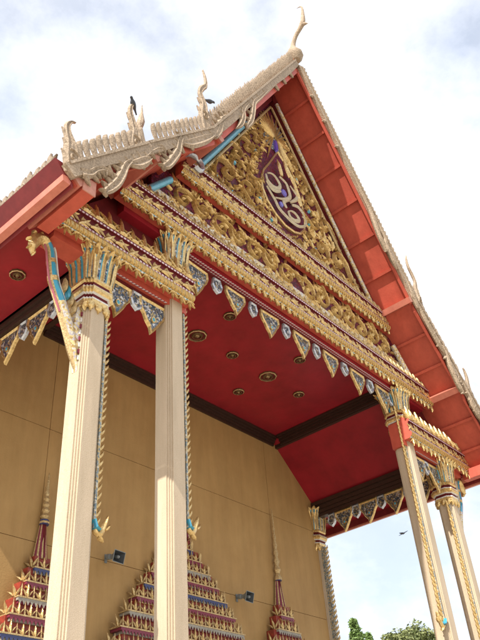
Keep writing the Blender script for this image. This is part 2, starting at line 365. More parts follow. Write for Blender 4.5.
def spray(nm, w_, h_, M, d_=.05, down=False):
    """lobed leaf: a tall middle blade, curling side blades and a boss"""
    mb = MB(); up = math.pi / 2
    flame(mb, 0, h_ * .12, up, h_ * .9, w_ * .36, d_, M, bend=.05, double=True)
    for q in (-1, 1):
        flame(mb, q * w_ * .14, h_ * .08, up - q * .35, h_ * .66, w_ * .22, d_ * .85, M, bend=-q * .30, double=True)
        flame(mb, q * w_ * .24, 0, up - q * .75, h_ * .40, w_ * .18, d_ * .8, M, bend=-q * .4, double=True)
    mb.ribbon([(-w_ * .26, h_ * .10), (0, h_ * .13), (w_ * .26, h_ * .10)], [h_ * .16, h_ * .34, h_ * .16], d_ * 1.3, M, double=True)
    if down: mb.v = [(a, b, -c) for a, b, c in mb.v]
    return mb.mesh(nm, True)
def drop_mesh(nm, w_, h_, M, dpt=0.05):
    out = [(-.5, 0), (-.52, -.22), (-.40, -.36), (-.46, -.50), (-.32, -.66), (-.16, -.70), (0, -1), (.16, -.70), (.32, -.66), (.46, -.50), (.40, -.36), (.52, -.22), (.5, 0)]
    mb = MB(); n = len(out); o = [(a * w_, b * h_) for a, b in out]
    rings = [[(a, 0.03, b) for a, b in o], [(a, -.005, b) for a, b in o], [(a * .62, -dpt, b * .72 - h_ * .08) for a, b in o], [(a * .2, -dpt * 1.35, b * .3 - h_ * .28) for a, b in o]]
    mb.loft(rings, M); return mb.mesh(nm, True)
SKIRT = drop_mesh('skirt_drop', 0.14, 0.18, GOLD, 0.03)
def capital(col, cx, dz):
    prof = [(.215, 8.90, GOLD), (.245, 8.93, GOLD), (.262, 9.0, WHITE), (.262, 9.03, DKRED), (.245, 9.05, DKRED), (.25, 9.10, WHITE), (.285, 9.12, GOLD), (.315, 9.16, GOLD), (.315, 9.22, WHITE), (.295, 9.25, DKRED), (.27, 9.28, DKRED), (.27, 9.33, GOLD), (.30, 9.36, GOLD), (.30, 9.40, GOLD), (.235, 9.44, GOLD), (.22, 9.9, BRONZE), (.30, 10.05, GOLD)]
    mb = MB(); mb.loft([redent(h_, .08, 0, 0, z + dz) for h_, z, _ in prof], [p[2] for p in prof[:-1]])
    b = put('capital', mb.mesh('capital'), col, (cx, 0, 0))
    for k in range(4):
        a = k * math.pi / 2
        for u in (-.20, -.07, .07, .20):
            x, y = u, -0.24
            X, Y = x * math.cos(a) - y * math.sin(a), x * math.sin(a) + y * math.cos(a)
            put('lotus_petal', PETAL, col, (cx + X, Y, 9.40 + dz), (0, 0, a + (u * 0.8)), (0.92, 1, 1.0))
        X, Y = -.22 * math.cos(a) + .22 * math.sin(a), -.22 * math.sin(a) - .22 * math.cos(a)
        put('lotus_petal', PETAL, col, (cx + X, Y, 9.40 + dz), (0, 0, a - math.pi / 4), (1.05, 1.1, 1.02))
        for u in (-.155, 0.0, .155):
            x, y = u, -.232
            X, Y = x * math.cos(a) - y * math.sin(a), x * math.sin(a) + y * math.cos(a)
            put('skirt_drop', SKIRT, col, (cx + X, Y, 8.95 + dz), (0, 0, a))
def fringe(col, xs, sgn, z0, z1):
    """beaded edge strip with upward teeth down one side of a column"""
    mb = MB(); y = -0.12
    mb.box(min(xs, xs + sgn * .035), max(xs, xs + sgn * .035), y - .04, y + .04, z0, z1, VSTRIP)
    mb.box(min(xs + sgn * .035, xs + sgn * .055), max(xs + sgn * .035, xs + sgn * .055), y - .025, y + .025, z0, z1, GOLD)
    z = z0 + .05
    while z < z1 - .05:
        pts = [(xs + sgn * .05, z), (xs + sgn * .085, z + .04), (xs + sgn * .115, z + .085), (xs + sgn * .135, z + .135)]
        mb.ribbon(pts, [.05, .055, .04, .005], .03, GOLD, double=True, y=y); z += .125
    o = mb.obj('edge_fringe', col)
    e = MB()
    e.ribbon(catmull([(xs + sgn * .02, z0 + .14), (xs + sgn * .06, z0 - .02), (xs + sgn * .14, z0 - .05), (xs + sgn * .20, z0 + .06), (xs + sgn * .27, z0 + .24)], 4), [.05] * 4 + [.08] * 4 + [.10] * 4 + [.09, .08, .06, .04, .01],   .05, GOLD, double=True, y=y)
    e.ribbon([(xs + sgn * .01, z0 + .12), (xs + sgn * .05, z0 + .02), (xs + sgn * .12, z0)], [.07, .10, .05], .085, BLUE, double=True, y=y)
    flame(e, xs + sgn * .12, z0 - .06, -math.pi / 2 + sgn * .5, .12, .08, .05, GOLD, bend=.3 * sgn, double=True, y=y)
    flame(e, xs + sgn * .22, z0 + .02, math.pi / 2 - sgn * 1.0, .13, .07, .05, GOLD, bend=.3 * sgn, double=True, y=y)
    e.obj('fringe_tail', col, True)
cols = {}
for nm, x, top, dz in (('A', -XA, 8.92, 0), ('B', -XB, 10.45, 1.53), ('C', XB, 10.45, 1.53), ('D', XA, 8.92, 0)):
    mb = MB(); mb.loft([redent(.30, .08, 0, 0, 1.2), redent(.30, .08, 0, 0, 1.6), redent(.24, .08, 0, 0, 1.72), redent(.21, .08, 0, 0, 1.75), redent(.21, .08, 0, 0, top)], TERR)
    c = put('column', mb.mesh('column'), T, (x, 0, 0)); cols[nm] = c
    capital(c, 0, dz)
fringe(cols['A'], .21, 1, 5.30, 8.9); fringe(cols['D'], -.21, -1, 4.6, 8.9)
fringe(cols['B'], .21, 1, 5.75, 11.0); fringe(cols['C'], -.21, -1, 5.5, 11.0)
# the two pilasters against the back wall
for s in (-1, 1):
    mb = MB(); mb.loft([redent(.2, .08, 0, 0, 1.2), redent(.2, .08, 0, 0, 8.92)], TERR)
    c = put('pilaster', mb.mesh('pilaster'), T, (s * 6.07, D + .16, 0)); capital(c, 0, 0)
    q = MB(); q.box(-.05, .05, -.33, -.2, 1.9, 8.9, VSTRIP); z = 1.95
    while z < 8.9:
        q.tube([(0, -.33, z), (0, -.40, z + .05), (0, -.41, z + .13)], [.04, .03, .004], PALEGOLD, 5); z += .14
    q.obj('edge_fringe', c)
# naga eave brackets on the outer columns
for nm, s in (('A', -1), ('D', 1)):
    c = cols[nm]; y = -0.02
    P = [(.21, 7.72), (.30, 8.05), (.42, 8.42), (.60, 8.80), (.76, 9.12), (.84, 9.45), (.90, 9.72), (1.02, 9.86), (1.16, 9.80), (1.22, 9.62), (1.20, 9.46)]
    W = [.03, .19, .27, .24, .20, .16, .15, .19, .22, .17, .03]
    pts = [(s * a, b) for a, b in catmull(P, 4)]; ws = [v[0] for v in catmull([(q,) for q in W], 4)]
    b = MB(); k = 13
    b.ribbon(pts[:k], ws[:k], .09, PALEGOLD, Mc=GMOS, double=True, y=y); b.ribbon(pts[k - 1:27], ws[k - 1:27], .085, PALEGOLD, Mc=BLUE, double=True, y=y); b.ribbon(pts[26:], ws[26:], .09, GOLD, double=True, y=y)
    for j in (16, 20): b.ribbon(pts[j:j + 2], [ws[j] * 1.08] * 2, .095, GOLD, double=True, y=y)
    bo = b.obj('naga_bracket', c, True)
    h = MB(); q = pts[10:26]
    h.ribbon([(p[0] + s * .10, p[1] - .02) for p in q], [.03] * len(q), .022, mat('rose_glass', (.42, .12, .16), .35) if 'rose_glass' not in MATS else MATS['rose_glass'], double=True, y=y - .03)
    h.ribbon([(p[0] - s * .085, p[1] + .02) for p in q], [.03] * len(q), .022, WHITE, double=True, y=y - .03); h.obj('edge_line', bo)
    for a, b2, an in ((1.08, 9.92, .9), (1.2, 9.88, .5), (1.27, 9.72, -.2), (1.26, 9.58, -.9), (1.18, 9.5, -1.6)):
        h = MB(); flame(h, s * a, b2, math.pi / 2 - s * (math.pi / 2 - an), .07, .07, .06, GOLD, double=True, y=y, bend=.1 * s); h.obj('head_crest', bo, True)
    for i in range(4):
        h = MB(); flame(h, s * (.34 + .07 * i), 8.72 + .11 * i, math.pi / 2 + s * .15, .26, .11, .08, PALEGOLD if i != 2 else BLUE, double=True, y=y, bend=-.2 * s); h.obj('scale_leaf', bo, True)
    # lower plate lying on the column, red and white chequer at its edge
    h = MB(); h.prism([(s * .212, 7.66), (s * .26, 8.0), (s * .34, 8.42), (s * .30, 8.85), (s * .212, 8.85)], y - .06, y + .06, GMOS)
    for i in range(8):
        z = 7.85 + i * .12; h.box(min(s * .205, s * .235), max(s * .205, s * .235), y - .085, y + .085, z, z + .075, PURPLE if i % 2 else WHITE)
    h.obj('bracket_foot', bo)

# ---- entablatures
def entab_profile(h=0.53, yb=-0.18):
    return [(-.34, 0.0, RED), (-.36, 0.0, BEADB), (-.37, .035, ROPE), (-.415, .06, ROPE), (-.435, .115, ROPE), (-.415, .17, ROPE), (-.37, .2, BEADP), (-.385, .205, BEADP), (-.385, .245, DKRED), (-.365, .25, DKRED), (-.385, .455, DKRED), (-.425, .46, BEADP), (-.43, .495, DKRED), (-.42, .53, GMOS), (-.30, .60, GMOS), (yb, .70, RED), (yb, 0.0, RED)]
def leaf_up(nm, w_, h_, M, d_=.06):
    out = [(-.5, 0), (-.5, .22), (-.38, .34), (-.44, .48), (-.28, .62), (-.22, .74), (0, 1.05), (.22, .74), (.28, .62), (.44, .48), (.38, .34), (.5, .22), (.5, 0)]
    mb = MB(); o = [(a * w_, b * h_) for a, b in out]
    mb.loft([[(a, .03, b) for a, b in o], [(a, -.01, b) for a, b in o], [(a * .6, -d_, b * .74 + h_ * .05) for a, b in o], [(a * .18, -d_ * .9, b * .4 + h_ * .16) for a, b in o], [(a * .1, -d_ * 1.4, b * .2 + h_ * .24) for a, b in o]], M)
    return mb.mesh(nm, True)
DROP = spray('drop_leaf', .15, .20, GOLD, .035, True)
DROPB = spray('drop_leaf', .165, .22, GOLD, .035, True)
CREST = spray('crest_leaf', .19, .27, PALEGOLD, .04)
CREST2 = leaf_up('crest_leaf', .13, .20, GMOS, .04)
CRESTB = spray('crest_leaf', .30, .46, GOLD, .055)
def frieze_leaf():
    mb = MB()
    flame(mb, -.13, -.06, .62, .27, .085, .03, GOLD, bend=-.18); flame(mb, -.02, .07, -.75, .22, .07, .03, PALEGOLD, bend=.18)
    flame(mb, -.10, -.04, .05, .17, .055, .03, GOLD, bend=-.3); flame(mb, -.06, .02, 1.2, .12, .05, .03, PALEGOLD, bend=-.3); flame(mb, .03, .04, .2, .13, .05, .03, GOLD, bend=.3)
    return mb.mesh('frieze_leaf', True)
FL = frieze_leaf(); 
def entab(name, x0, x1, z0, crest, cstep, drop, dstep, cr_lim=None, label=None, capred=True):
    pr = entab_profile(); mb = MB(); n = len(pr)
    vs = [(x0, y, z0 + z) for y, z, _ in pr] + [(x1, y, z0 + z) for y, z, _ in pr]
    mb.add(vs, [(i, (i + 1) % n, (i + 1) % n + n, i + n) for i in range(n)], [p[2] for p in pr])
    mb.add(vs, [tuple(range(n)), tuple(range(2 * n - 1, n - 1, -1))], RED)
    e = mb.obj(name, T)
    if label: e['label'] = label
    k = int((x1 - x0) / dstep); st = (x1 - x0) / k
    for i in range(k): put('drop_leaf', drop, e, (x0 + st * (i + .5), -.355, z0 + .012), (R(-8 + random.uniform(-5, 5)), R(random.uniform(-5, 5)), R(random.uniform(-12, 12))), (random.uniform(.9, 1.06), 1, random.uniform(.86, 1.08)))
    k = int((x1 - x0) / cstep); st = (x1 - x0) / k
    for i in range(k):
        x = x0 + st * (i + .5)
        if cr_lim and abs(x) > cr_lim: continue
        put('crest_leaf', crest, e, (x, -.38, z0 + .535), (R(-10 + random.uniform(-3, 3)), 0, R(random.uniform(-5, 5))), (1, 1, random.uniform(.92, 1.08)))
        if crest is not CRESTB and cr_lim and abs(x) < cr_lim - .25:
            for yy, zz in ((-.25, .72),): put('crest_leaf', CREST2, e, (x + (st * .5 if zz > .75 else 0), yy, z0 + zz), (R(-8), 0, R(random.uniform(-6, 6))), (1.1, 1, random.uniform(.9, 1.1)))
        if crest is not CRESTB: put('crest_leaf', CREST2, e, (x + st * .5, -.31, z0 + .60), (R(-8), 0, 0), (1, 1, random.uniform(.92, 1.08)))
    k = int((x1 - x0) / .27); st = (x1 - x0) / k
    for i in range(k):
        x = x0 + st * (i + .5); s = 1 if x < 0 else -1
        put('frieze_leaf', FL, e, (x, -.372, z0 + .335 + (.02 if i % 2 else -.02)), (R(-4), R(8 if i % 2 else -14), 0), (s * 1.15, 1, 1.15))
    return e
E1 = entab('entablature', -5.86, 5.86, 11.65, CREST, .21, DROP, .212, 5.6, 'long gilded cornice spanning the middle bay')
E2 = entab('entablature', -4.22, 4.22, 13.55, CREST, .21, DROP, .205, 4.0, 'upper gilded cornice under the pediment')
for s in (-1, 1):
    a, b = (-7.28, -3.99) if s < 0 else (3.99, 7.28)
    entab('entablature', a, b, 10.04, CRESTB, .27, DROPB, .215, 6.9)
    mb = MB(); mb.box(a + (.25 if s < 0 else -.005), b + (.005 if s < 0 else -.25), -.176, .2, 9.90, 10.6, RED); mb.obj('side_beam', T)
    # red wall closing the gap between the low and the high cornice
    mb = MB(); mb.prism([(s * 4.0, 10.5), (s * 7.0, 10.5), (s * 5.7, 12.0), (s * 4.3, 13.6)], .02, .12, DKRED); mb.obj('gable_infill', T)
    # thin white fillet lines on the beam soffit
    mb = MB(); mb.box(-5.85 if s < 0 else 4.5, -4.5 if s < 0 else 5.85, -.19, -.165, 9.885, 9.897, BEADP); mb.obj('fillet', T)
mb = MB(); mb.box(-5.6, 5.6, -.176, .18, 11.52, 12.2, CRIMSON); mb.obj('tie_beam', T)
mb = MB(); mb.box(-4.0, 4.0, -.19, -.16, 11.505, 11.517, BEADP); mb.box(-4.0, 4.0, -.12, -.09, 11.505, 11.517, BEADP); mb.obj('fillet', T)

# ---- frieze with scrolls between the two long cornices
mb = MB(); mb.box(-4.9, 4.9, -.16, -.02, 12.2, 13.56, REDGROUND); fz = mb.obj('frieze_panel', T)
mb = MB(); mb.box(-4.88, 4.88, -.185, -.161, 12.2, 12.78, GMOS); mb.obj('mosaic_band', fz)
SC = [scroll_mesh('scroll', .30, 6, 1, GOLD, .085, 3), scroll_mesh('scroll', .30, 6, -1, GOLD, .085, 4), scroll_mesh('scroll', .30, 5, 1, GOLD, .085, 5), scroll_mesh('scroll', .30, 5, -1, GOLD, .085, 6)]
FM = []
for sd in range(6):
    mb = MB(); rnd = random.Random(sd)
    flame(mb, 0, 0, math.pi / 2, .36, .115, .055, GOLD, bend=(-.45 if sd % 2 else .45))
    flame(mb, .02, .05, math.pi / 2 - .7, .22, .07, .045, GOLD, bend=-.5); flame(mb, -.02, .05, math.pi / 2 + .7, .22, .07, .045, GOLD, bend=.5)
    if sd > 2: mb.ribbon(spiral(.05, -.02, .10, 1.1, 2.5, 1 if sd % 2 else -1, 14), [.05] * 8 + [.035] * 6, .05, GOLD)
    FM.append(mb.mesh('flame_leaf', True))
for s in (-1, 1):
    x = 0.42; i = 0
    while x < 4.5:
        z = 13.02 + (.08 if i % 2 else -.02); k = 1.15 - .05 * i * .5
        put('scroll', SC[(0 if s > 0 else 1) + (2 if i % 2 else 0)], fz, (s * x, -.16, z), (0, R(s * (55 if i % 2 == 0 else 128)), 0), (k, 1, k))
        for q in range(6):
            put('flame_leaf', FM[random.randrange(6)], fz, (s * (x + random.uniform(-.35, .35)), -.16, z + random.choice((-.36, .30, -.28, .36))), (0, R(s * random.uniform(30, 110)), 0), (.75, .9, .75))
        x += .60; i += 1
mb = MB()
pts = spiral(0, 0, .3, .8, 0.2, 1, 18, .35); mb.ribbon(pts, [.05 + .05 * min(1, i / 6) for i in range(18)], .07, SILVER, double=True)
CURL = mb.mesh('silver_curl', True)
for s in (-1,): put('silver_curl', CURL, T, (s * 4.0, -.62, 13.75), (0, 0, 0), (s, 1, 1))

# ---- pediment
def under(x):   # underside of the roof over the gable
    x = abs(x)
    if x < 4.15: return 21.1 - 1.71 * x
    if x < 6.0: return 14.0 - 1.16 * (x - 4.15)
    return 11.85 - 1.19 * (x - 6.0)
mb = MB(); mb.prism([(-4.12, 14.05), (4.12, 14.05), (0, 20.95)], -.10, .04, REDGROUND); pd = mb.obj('pediment', T)
mb = MB(); mb.prism([(-3.75, 14.1), (3.75, 14.1), (3.45, 14.5), (-3.45, 14.5)], -.13, -.101, GMOS); mb.obj('mosaic_band', pd)
for s in (-1, 1):
    mb = MB(); mb.tube([(s * 3.62, -.30, 14.26), (s * 1.3, -.30, 18.24) if s < 0 else (s * .12, -.30, 20.25)], .085 if s < 0 else .06, TURQ if s < 0 else GMOS, 10); mb.obj('rake_moulding', pd, True)
    mb = MB(); mb.tube([(s * 3.45, -.16, 14.26), (s * .03, -.16, 20.1)], .04, PALEGOLD, 8); mb.obj('rake_fillet', pd, True)
    mb = MB(); mb.prism([(s * 3.66, 14.12), (s * 4.12, 14.12), (s * .02, 21.0), (s * .02, 20.35)], -.26, -.102, DKRED); mb.obj('rake_board', pd)
    mb = MB(); mb.tube([(s * 5.45, -.24, 11.98), (s * 4.45, -.24, 13.22)], .085, TURQ if s < 0 else GMOS, 10); mb.obj('rake_moulding', pd, True)
# mandorla with the pale figure
def oval(cx, cz, a, b, n=28, tip=.35):
    q = []
    for i in range(n):
        t = i * 2 * math.pi / n; x = a * math.cos(t); z = b * math.sin(t)
        if z > 0: x *= (1 - (z / b) ** 2 * tip); 
        q.append((cx + x, cz + z))
    return q
md = put('mandorla', framed('mandorla', [(-.98, 16.1), (-.97, 15.75), (-.82, 15.38), (-.5, 15.08), (-.12, 14.92), (.28, 14.95), (.6, 15.1), (.84, 15.4), (.93, 15.8), (.93, 16.3), (.86, 16.8), (.68, 17.3), (.42, 17.75), (.02, 18.1), (-.25, 17.6), (-.5, 17.15), (-.8, 16.65)], .06, .06, GOLD, REDGROUND), pd, (0, -.12, 0))
CREAM = mat('cream_glass', (.56, .48, .33), .4, .15, nscale=26, col2=(.34, .27, .16))
F = [[(-0.89, 16.25), (-0.85, 16.06), (-0.65, 15.98), (-0.38, 16.09), (-0.28, 16.3), (-0.47, 16.49), (-0.65, 16.48), (-0.82, 16.36)], [(-0.26, 16.66), (0.03, 16.61), (0.13, 16.35), (0.13, 16.12), (-0.13, 15.86), (-0.41, 15.68), (-0.6, 15.57)],
     [(-0.92, 15.77), (-0.77, 15.6), (-0.62, 15.46), (-0.48, 15.25), (-0.21, 15.16), (0.08, 15.12), (0.38, 15.18), (0.69, 15.42), (0.77, 15.66), (0.6, 15.72)], [(-0.06, 15.43), (-0.0, 15.27), (0.23, 15.29), (0.42, 15.45), (0.29, 15.58), (0.09, 15.56), (-0.06, 15.43)],
     [(0.09, 15.89), (0.41, 16.23), (0.53, 16.45), (0.39, 16.55), (0.22, 16.66)], [(0.16, 15.84), (0.45, 15.99), (0.65, 15.9), (0.73, 15.75)], [(-0.29, 16.04), (-0.66, 15.83), (-0.92, 15.97)], [(-0.12, 15.51), (-0.2, 15.71), (0.06, 15.94)]]
for q in F:
    pts = catmull(q, 5); n = len(pts); fg = MB()
    fg.ribbon(pts, [.135 * (.25 + .75 * math.sin(math.pi * min(.93, i / n + .10))) for i in range(n)], .035, CREAM, y=-.145); fg.obj('pale_figure_curl', md, True)
for a, b, k in ((-.15, 16.08, .12), (-.37, 15.47, .09)):
    mb = MB(); mb.loft([[(p[0], -.145, p[1]) for p in oval(a, b, k, k * 1.1, 10, 0)], [(p[0], -.18, p[1]) for p in oval(a, b, k * .8, k * .9, 10, 0)]], INDIGO); mb.obj('indigo_jewel', md)
for a, b, an, h_ in ((-.14, 16.75, 1.65, .62), (.25, 17.0, 1.8, .6), (.62, 16.1, 1.75, .8), (.5, 16.75, 1.95, .6)):
    mb = MB(); flame(mb, a, b, an, h_, .17, .07, GOLD, bend=.12, y=-.145); mb.obj('flame_leaf', md, True)
# fan of rays near the top
fo = (-0.02, 18.55)
for i in range(17):
    a = math.pi * (.02 + .96 * i / 16); h_ = (.62 + .55 * math.sin(a) ** 2)
    mb = MB(); mb.ribbon([(fo[0] + .1 * math.cos(a), fo[1] + .1 * math.sin(a)), (fo[0] + .6 * h_ * math.cos(a), fo[1] + .6 * h_ * math.sin(a)), (fo[0] + h_ * math.cos(a), fo[1] + h_ * math.sin(a))], [.03, .075, .012], .06, GOLD, y=-.135)
    if abs(h_ * math.cos(a)) < (20.6 - fo[1] - h_ * math.sin(a)) / 1.71: mb.obj('ray', pd, True)
mb = MB(); mb.loft([[(p[0], -.10, p[1]) for p in oval(fo[0], fo[1] + .25, .62, .75, 20, .2)], [(p[0], -.13, p[1]) for p in oval(fo[0], fo[1] + .25, .58, .7, 20, .2)]], SMOS); mb.obj('fan_ground', pd)
for s in (-1, 1):
    for i in range(3):
        mb = MB(); flame(mb, fo[0] + s * (.1 + .05 * i), fo[1] - .02, -math.pi / 2 + s * (.35 + .16 * i), 1.25 - .15 * i, .09, .06, GOLD, bend=0.02, y=-.13); mb.obj('ray', pd, True)
put('indigo_jewel', (lambda q: q.mesh('indigo_jewel'))(MB().loft([[(p[0], -.13, p[1]) for p in oval(-.03, 18.25, .09, .3, 12, 0)], [(p[0], -.19, p[1]) for p in oval(-.03, 18.25, .06, .24, 12, 0)]], INDIGO)), pd)
BIG = [(2.42, 15.22, .42, 10, 1), (1.98, 16.32, .32, -20, 1), (1.45, 17.02, .30, 0, 1), (1.58, 15.2, .34, 70, 0), (3.18, 14.62, .25, 20, 1), (1.0, 17.75, .24, -10, 1), (1.98, 14.58, .24, 95, 1), (1.36, 16.08, .27, 150, 0), (1.12, 14.72, .25, 60, 1), (.70, 18.38, .19, 0, 1), (2.72, 14.42, .17, 100, 0)]
for x, z, r_, an, fl in BIG:
    for s in (-1, 1):
        put('scroll', SC[(1 if s > 0 else 0) + (0 if fl else 2)], pd, (s * x, -.11, z), (0, R(s * an), 0), (r_ / .30, 1.0 + (r_ - .2) * 1.5, r_ / .30))
cnt = 0
for t in range(9000):
    x = random.uniform(-3.9, 3.9); z = random.uniform(14.2, 20)
    if t == 0: placed = []
    if z > 20.3 - 1.71 * abs(x) - .45: continue
    if (x / 1.06) ** 2 + ((z - 16.35) / 1.75) ** 2 < 1: continue
    if abs(x) < .6 and z > 18.1: continue
    if any((abs(x) - b[0]) ** 2 + (z - b[1]) ** 2 < (b[2] * 1.2) ** 2 for b in BIG): continue
    if any((x - q[0]) ** 2 + (z - q[1]) ** 2 < .215 ** 2 for q in placed): continue
    placed.append((x, z)); s = 1 if x > 0 else -1
    if len(placed) % 3 == 0:
        k = random.uniform(.34, .5); put('scroll', SC[0 if s < 0 else 1], pd, (x, -.11, z), (0, R(s * random.uniform(-60, 90)), 0), (k, .75, k)); continue
    put('flame_leaf', FM[random.randrange(6)], pd, (x, -.11, z - .08), (0, R(s * random.uniform(-45, 30)), 0), (random.uniform(.7, 1.0), random.uniform(.8, 1.15), random.uniform(.7, 1.05)))
for i in range(26):
    x, z = random.choice(placed); mb = MB(); k = .07
    mb.loft([[(p[0], -.10, p[1]) for p in oval(x + .1, z - .05, k, k, 8, 0)], [(p[0], -.15, p[1]) for p in oval(x + .1, z - .05, k * .7, k * .7, 8, 0)]], random.choice((BLUE, TURQ, TURQ))); mb.obj('glass_jewel', pd)

# ---- hanging valances
def vout(w_, h_):   # large pointed leaf
    return [(-w_ * .5, 0), (-w_ * .52, -h_ * .22), (-w_ * .43, -h_ * .40), (-w_ * .34, -h_ * .50), (-w_ * .26, -h_ * .66), (-w_ * .12, -h_ * .82), (-w_ * .06, -h_ * 1.02), (w_ * .08, -h_ * .86), (w_ * .22, -h_ * .68), (w_ * .32, -h_ * .52), (w_ * .43, -h_ * .40), (w_ * .52, -h_ * .22), (w_ * .5, 0)]
VB = framed('valance_leaf', vout(.64, .70), .22, .05, GOLD, SMOS, BLUE, (0, -.40), .05)
VC = framed('valance_leaf', vout(.66, .80), .20, .05, GOLD, SMOS, BLUE, (0, -.48), .055)
VS = framed('valance_drop', [(-.10, 0), (-.12, -.1), (-.15, -.2), (-.10, -.32), (0, -.40), (.10, -.32), (.15, -.2), (.12, -.1), (.10, 0)], .30, .05, SILVER, SMOS, None)
def valance_leafs(parent, spots, zt, y, along='x', x=0):
    for u, M in spots:
        nm = 'valance_drop' if M is VS else 'valance_leaf'
        k = random.uniform(.96, 1.04)
        o = put(nm, M, parent, (u, y, zt) if along == 'x' else (x, u, zt), (R(random.uniform(-2, 2)), 0, R(random.uniform(-3, 3)) if along == 'x' else math.pi / 2 * (-1 if x < 0 else -1)), (k, 1, k))
vb = MB(); vb.box(-4.03, 4.03, -.10, -.02, 11.46, 11.503, DKRED); v1 = vb.obj('valance_rail', T)
spots = []
for i in range(-3, 4): spots.append((i * 1.175, VC if abs(i) == 3 else VB))
for i in range(-3, 3): spots.append((i * 1.175 + .59, VS))
spots += [(-3.93, VS), (3.93, VS)]
valance_leafs(v1, spots, 11.46, -.06)
for s in (-1, 1):
    vb = MB(); vb.box(min(s * 4.49, s * 5.84), max(s * 4.49, s * 5.84), -.10, -.02, 9.84, 9.883, DKRED); v = vb.obj('valance_rail', T)
    valance_leafs(v, [(s * 5.57, VC), (s * 4.74, VB), (s * 5.14, VS)], 9.84, -.06)
    # side beam running back to the wall
    mb = MB(); X = s * 6.07
    for a, b, pr in ((9.80, 9.90, .10), (9.90, 10.0, .15), (10.0, 10.12, .19), (10.12, 10.24, .25)): mb.box(X - pr, X + pr, .215, D - .03, a, b - .006, BROWN)
    sb = mb.obj('eave_beam', T)
    sp = []; y = .62; i = 0
    while y < D - .3: sp.append((y, VB if i % 2 == 0 else VS)); y += .44; i += 1
    valance_leafs(sb, sp, 9.80, 0, 'y', X)

# ---- roof
TOP = 0.16
TIERS = [((0.0, 21.1), (4.15, 14.0)), ((4.12, 14.02), (6.0, 11.85)), ((5.97, 11.87), (7.58, 9.97))]
YF, YR = -1.30, 22.5
roof_mb = MB()
roof = None
for i, ((x0, z0), (x1, z1)) in enumerate(TIERS):
    Ln = math.hypot(x1 - x0, z1 - z0); dx, dz = (x1 - x0) / Ln, (z1 - z0) / Ln; nx, nz = -dz, dx
    for s in (-1, 1):
        mb = MB(); th = .13
        poly = [(s * x0, z0), (s * x1, z1), (s * (x1 + nx * th), z1 + nz * th), (s * (x0 + nx * th) if i else 0, z0 + nz * th if i else z0 + th / nz)]
        n = 4; vs = [(a, YF, b) for a, b in poly] + [(a, YR, b) for a, b in poly]
        mb.add(vs, [(0, 1, 5, 4), (1, 2, 6, 5), (2, 3, 7, 6), (3, 0, 4, 7), (0, 3, 2, 1), (4, 5, 6, 7)], [RED, RED, TILE, RED, RED, RED])
        o = mb.obj('roof_slope', T)
        # purlins seen from below, each bay of boarding set back between them
        k = max(2, round(Ln / 1.30)) if i == 0 else 3
        if i == 0: k = 7
        for j in range(1, k + 1):
            t = j / k; q = Vector((x0 + (x1 - x0) * t, z0 + (z1 - z0) * t)); big = (j == k)
            wv, dp = (.17, .20) if big else (.075, .075)
            if big: q -= Vector((dx, dz)) * .12
            pp = [(q.x - dx * wv / 2, q.y - dz * wv / 2), (q.x + dx * wv / 2, q.y + dz * wv / 2), (q.x + dx * wv / 2 - nx * dp, q.y + dz * wv / 2 - nz * dp), (q.x - dx * wv / 2 - nx * dp, q.y - dz * wv / 2 - nz * dp)]
            p = MB(); p.prism([(s * a, b) for a, b in pp], YF + .03 - (.06 if big else 0), .1 if i == 0 else (-.05), RED_LIT if big else RED); p.obj('purlin', o)
            if big:
                p = MB(); p.prism([(s * a, b) for a, b in pp], YF - .032, YF - .045, RED_END_LIT); p.obj('purlin_end', o)

def tierframe(i, s):
    (x0, z0), (x1, z1) = TIERS[i]; Ln = math.hypot(x1 - x0, z1 - z0); dx, dz = (x1 - x0) / Ln, (z1 - z0) / Ln
    return Ln, (lambda u, n: (s * (x0 + dx * u - dz * n), z0 + dz * u + dx * n))
SERP = [[('serpent_hook', [(1.95, 18.0), (2.35, 17.28), (2.63, 16.8), (2.72, 16.38), (2.84, 15.89), (3.02, 15.51), (3.0, 15.42)], [.10, .16, .20, .21, .20, .13, .02]),
         ('serpent_hook', [(2.79, 16.69), (3.0, 16.32), (3.14, 16.0), (3.14, 15.74), (3.27, 15.34), (3.46, 15.03)], [.08, .15, .19, .20, .17, .02]),
         ('serpent_coil', [(3.5, 15.5), (3.7, 15.22), (3.88, 14.98), (4.0, 14.72), (4.07, 14.4), (4.21, 14.03)], [.10, .16, .20, .22, .24, .10])],
        [('serpent_hook', [(5.22, 13.0), (5.31, 12.74), (5.36, 12.4), (5.5, 12.05), (5.63, 11.78), (5.72, 11.66), (5.68, 11.58)], [.12, .20, .23, .23, .20, .13, .02]),
         ('serpent_coil', [(6.47, 11.25), (6.23, 11.53), (6.08, 11.8), (5.88, 12.07), (5.74, 12.12), (5.68, 12.02)], [.26, .22, .18, .16, .14, .03]),
         ('serpent_coil', [(4.25, 13.9), (4.5, 13.55), (4.8, 13.18), (5.05, 12.9), (5.3, 12.72)], [.10, .26, .30, .26, .08])],
        [('serpent_hook', [(6.50, 11.15), (6.61, 10.94), (6.67, 10.7), (6.77, 10.4), (6.9, 10.16), (6.98, 10.03), (6.94, 9.95)], [.12, .19, .22, .22, .19, .12, .02]),
         ('serpent_coil', [(7.46, 10.09), (7.3, 10.19), (7.2, 10.35), (7.06, 10.48), (6.93, 10.5), (6.86, 10.42)], [.24, .20, .16, .15, .13, .03]),
         ('serpent_coil', [(6.05, 11.6), (6.2, 11.4), (6.38, 11.18), (6.55, 11.05)], [.10, .26, .24, .06])]]
def fin_mesh(k, h_):
    mb = MB(); pts = bez((0, 0), (.03 * k, h_ * .55), (-.07 * k, h_), 7); mb.ribbon(pts, [.085 * k, .10 * k, .108 * k, .108 * k, .10 * k, .075 * k, .02 * k], .022, STUC, double=True)
    return mb.mesh('rake_fin', True)
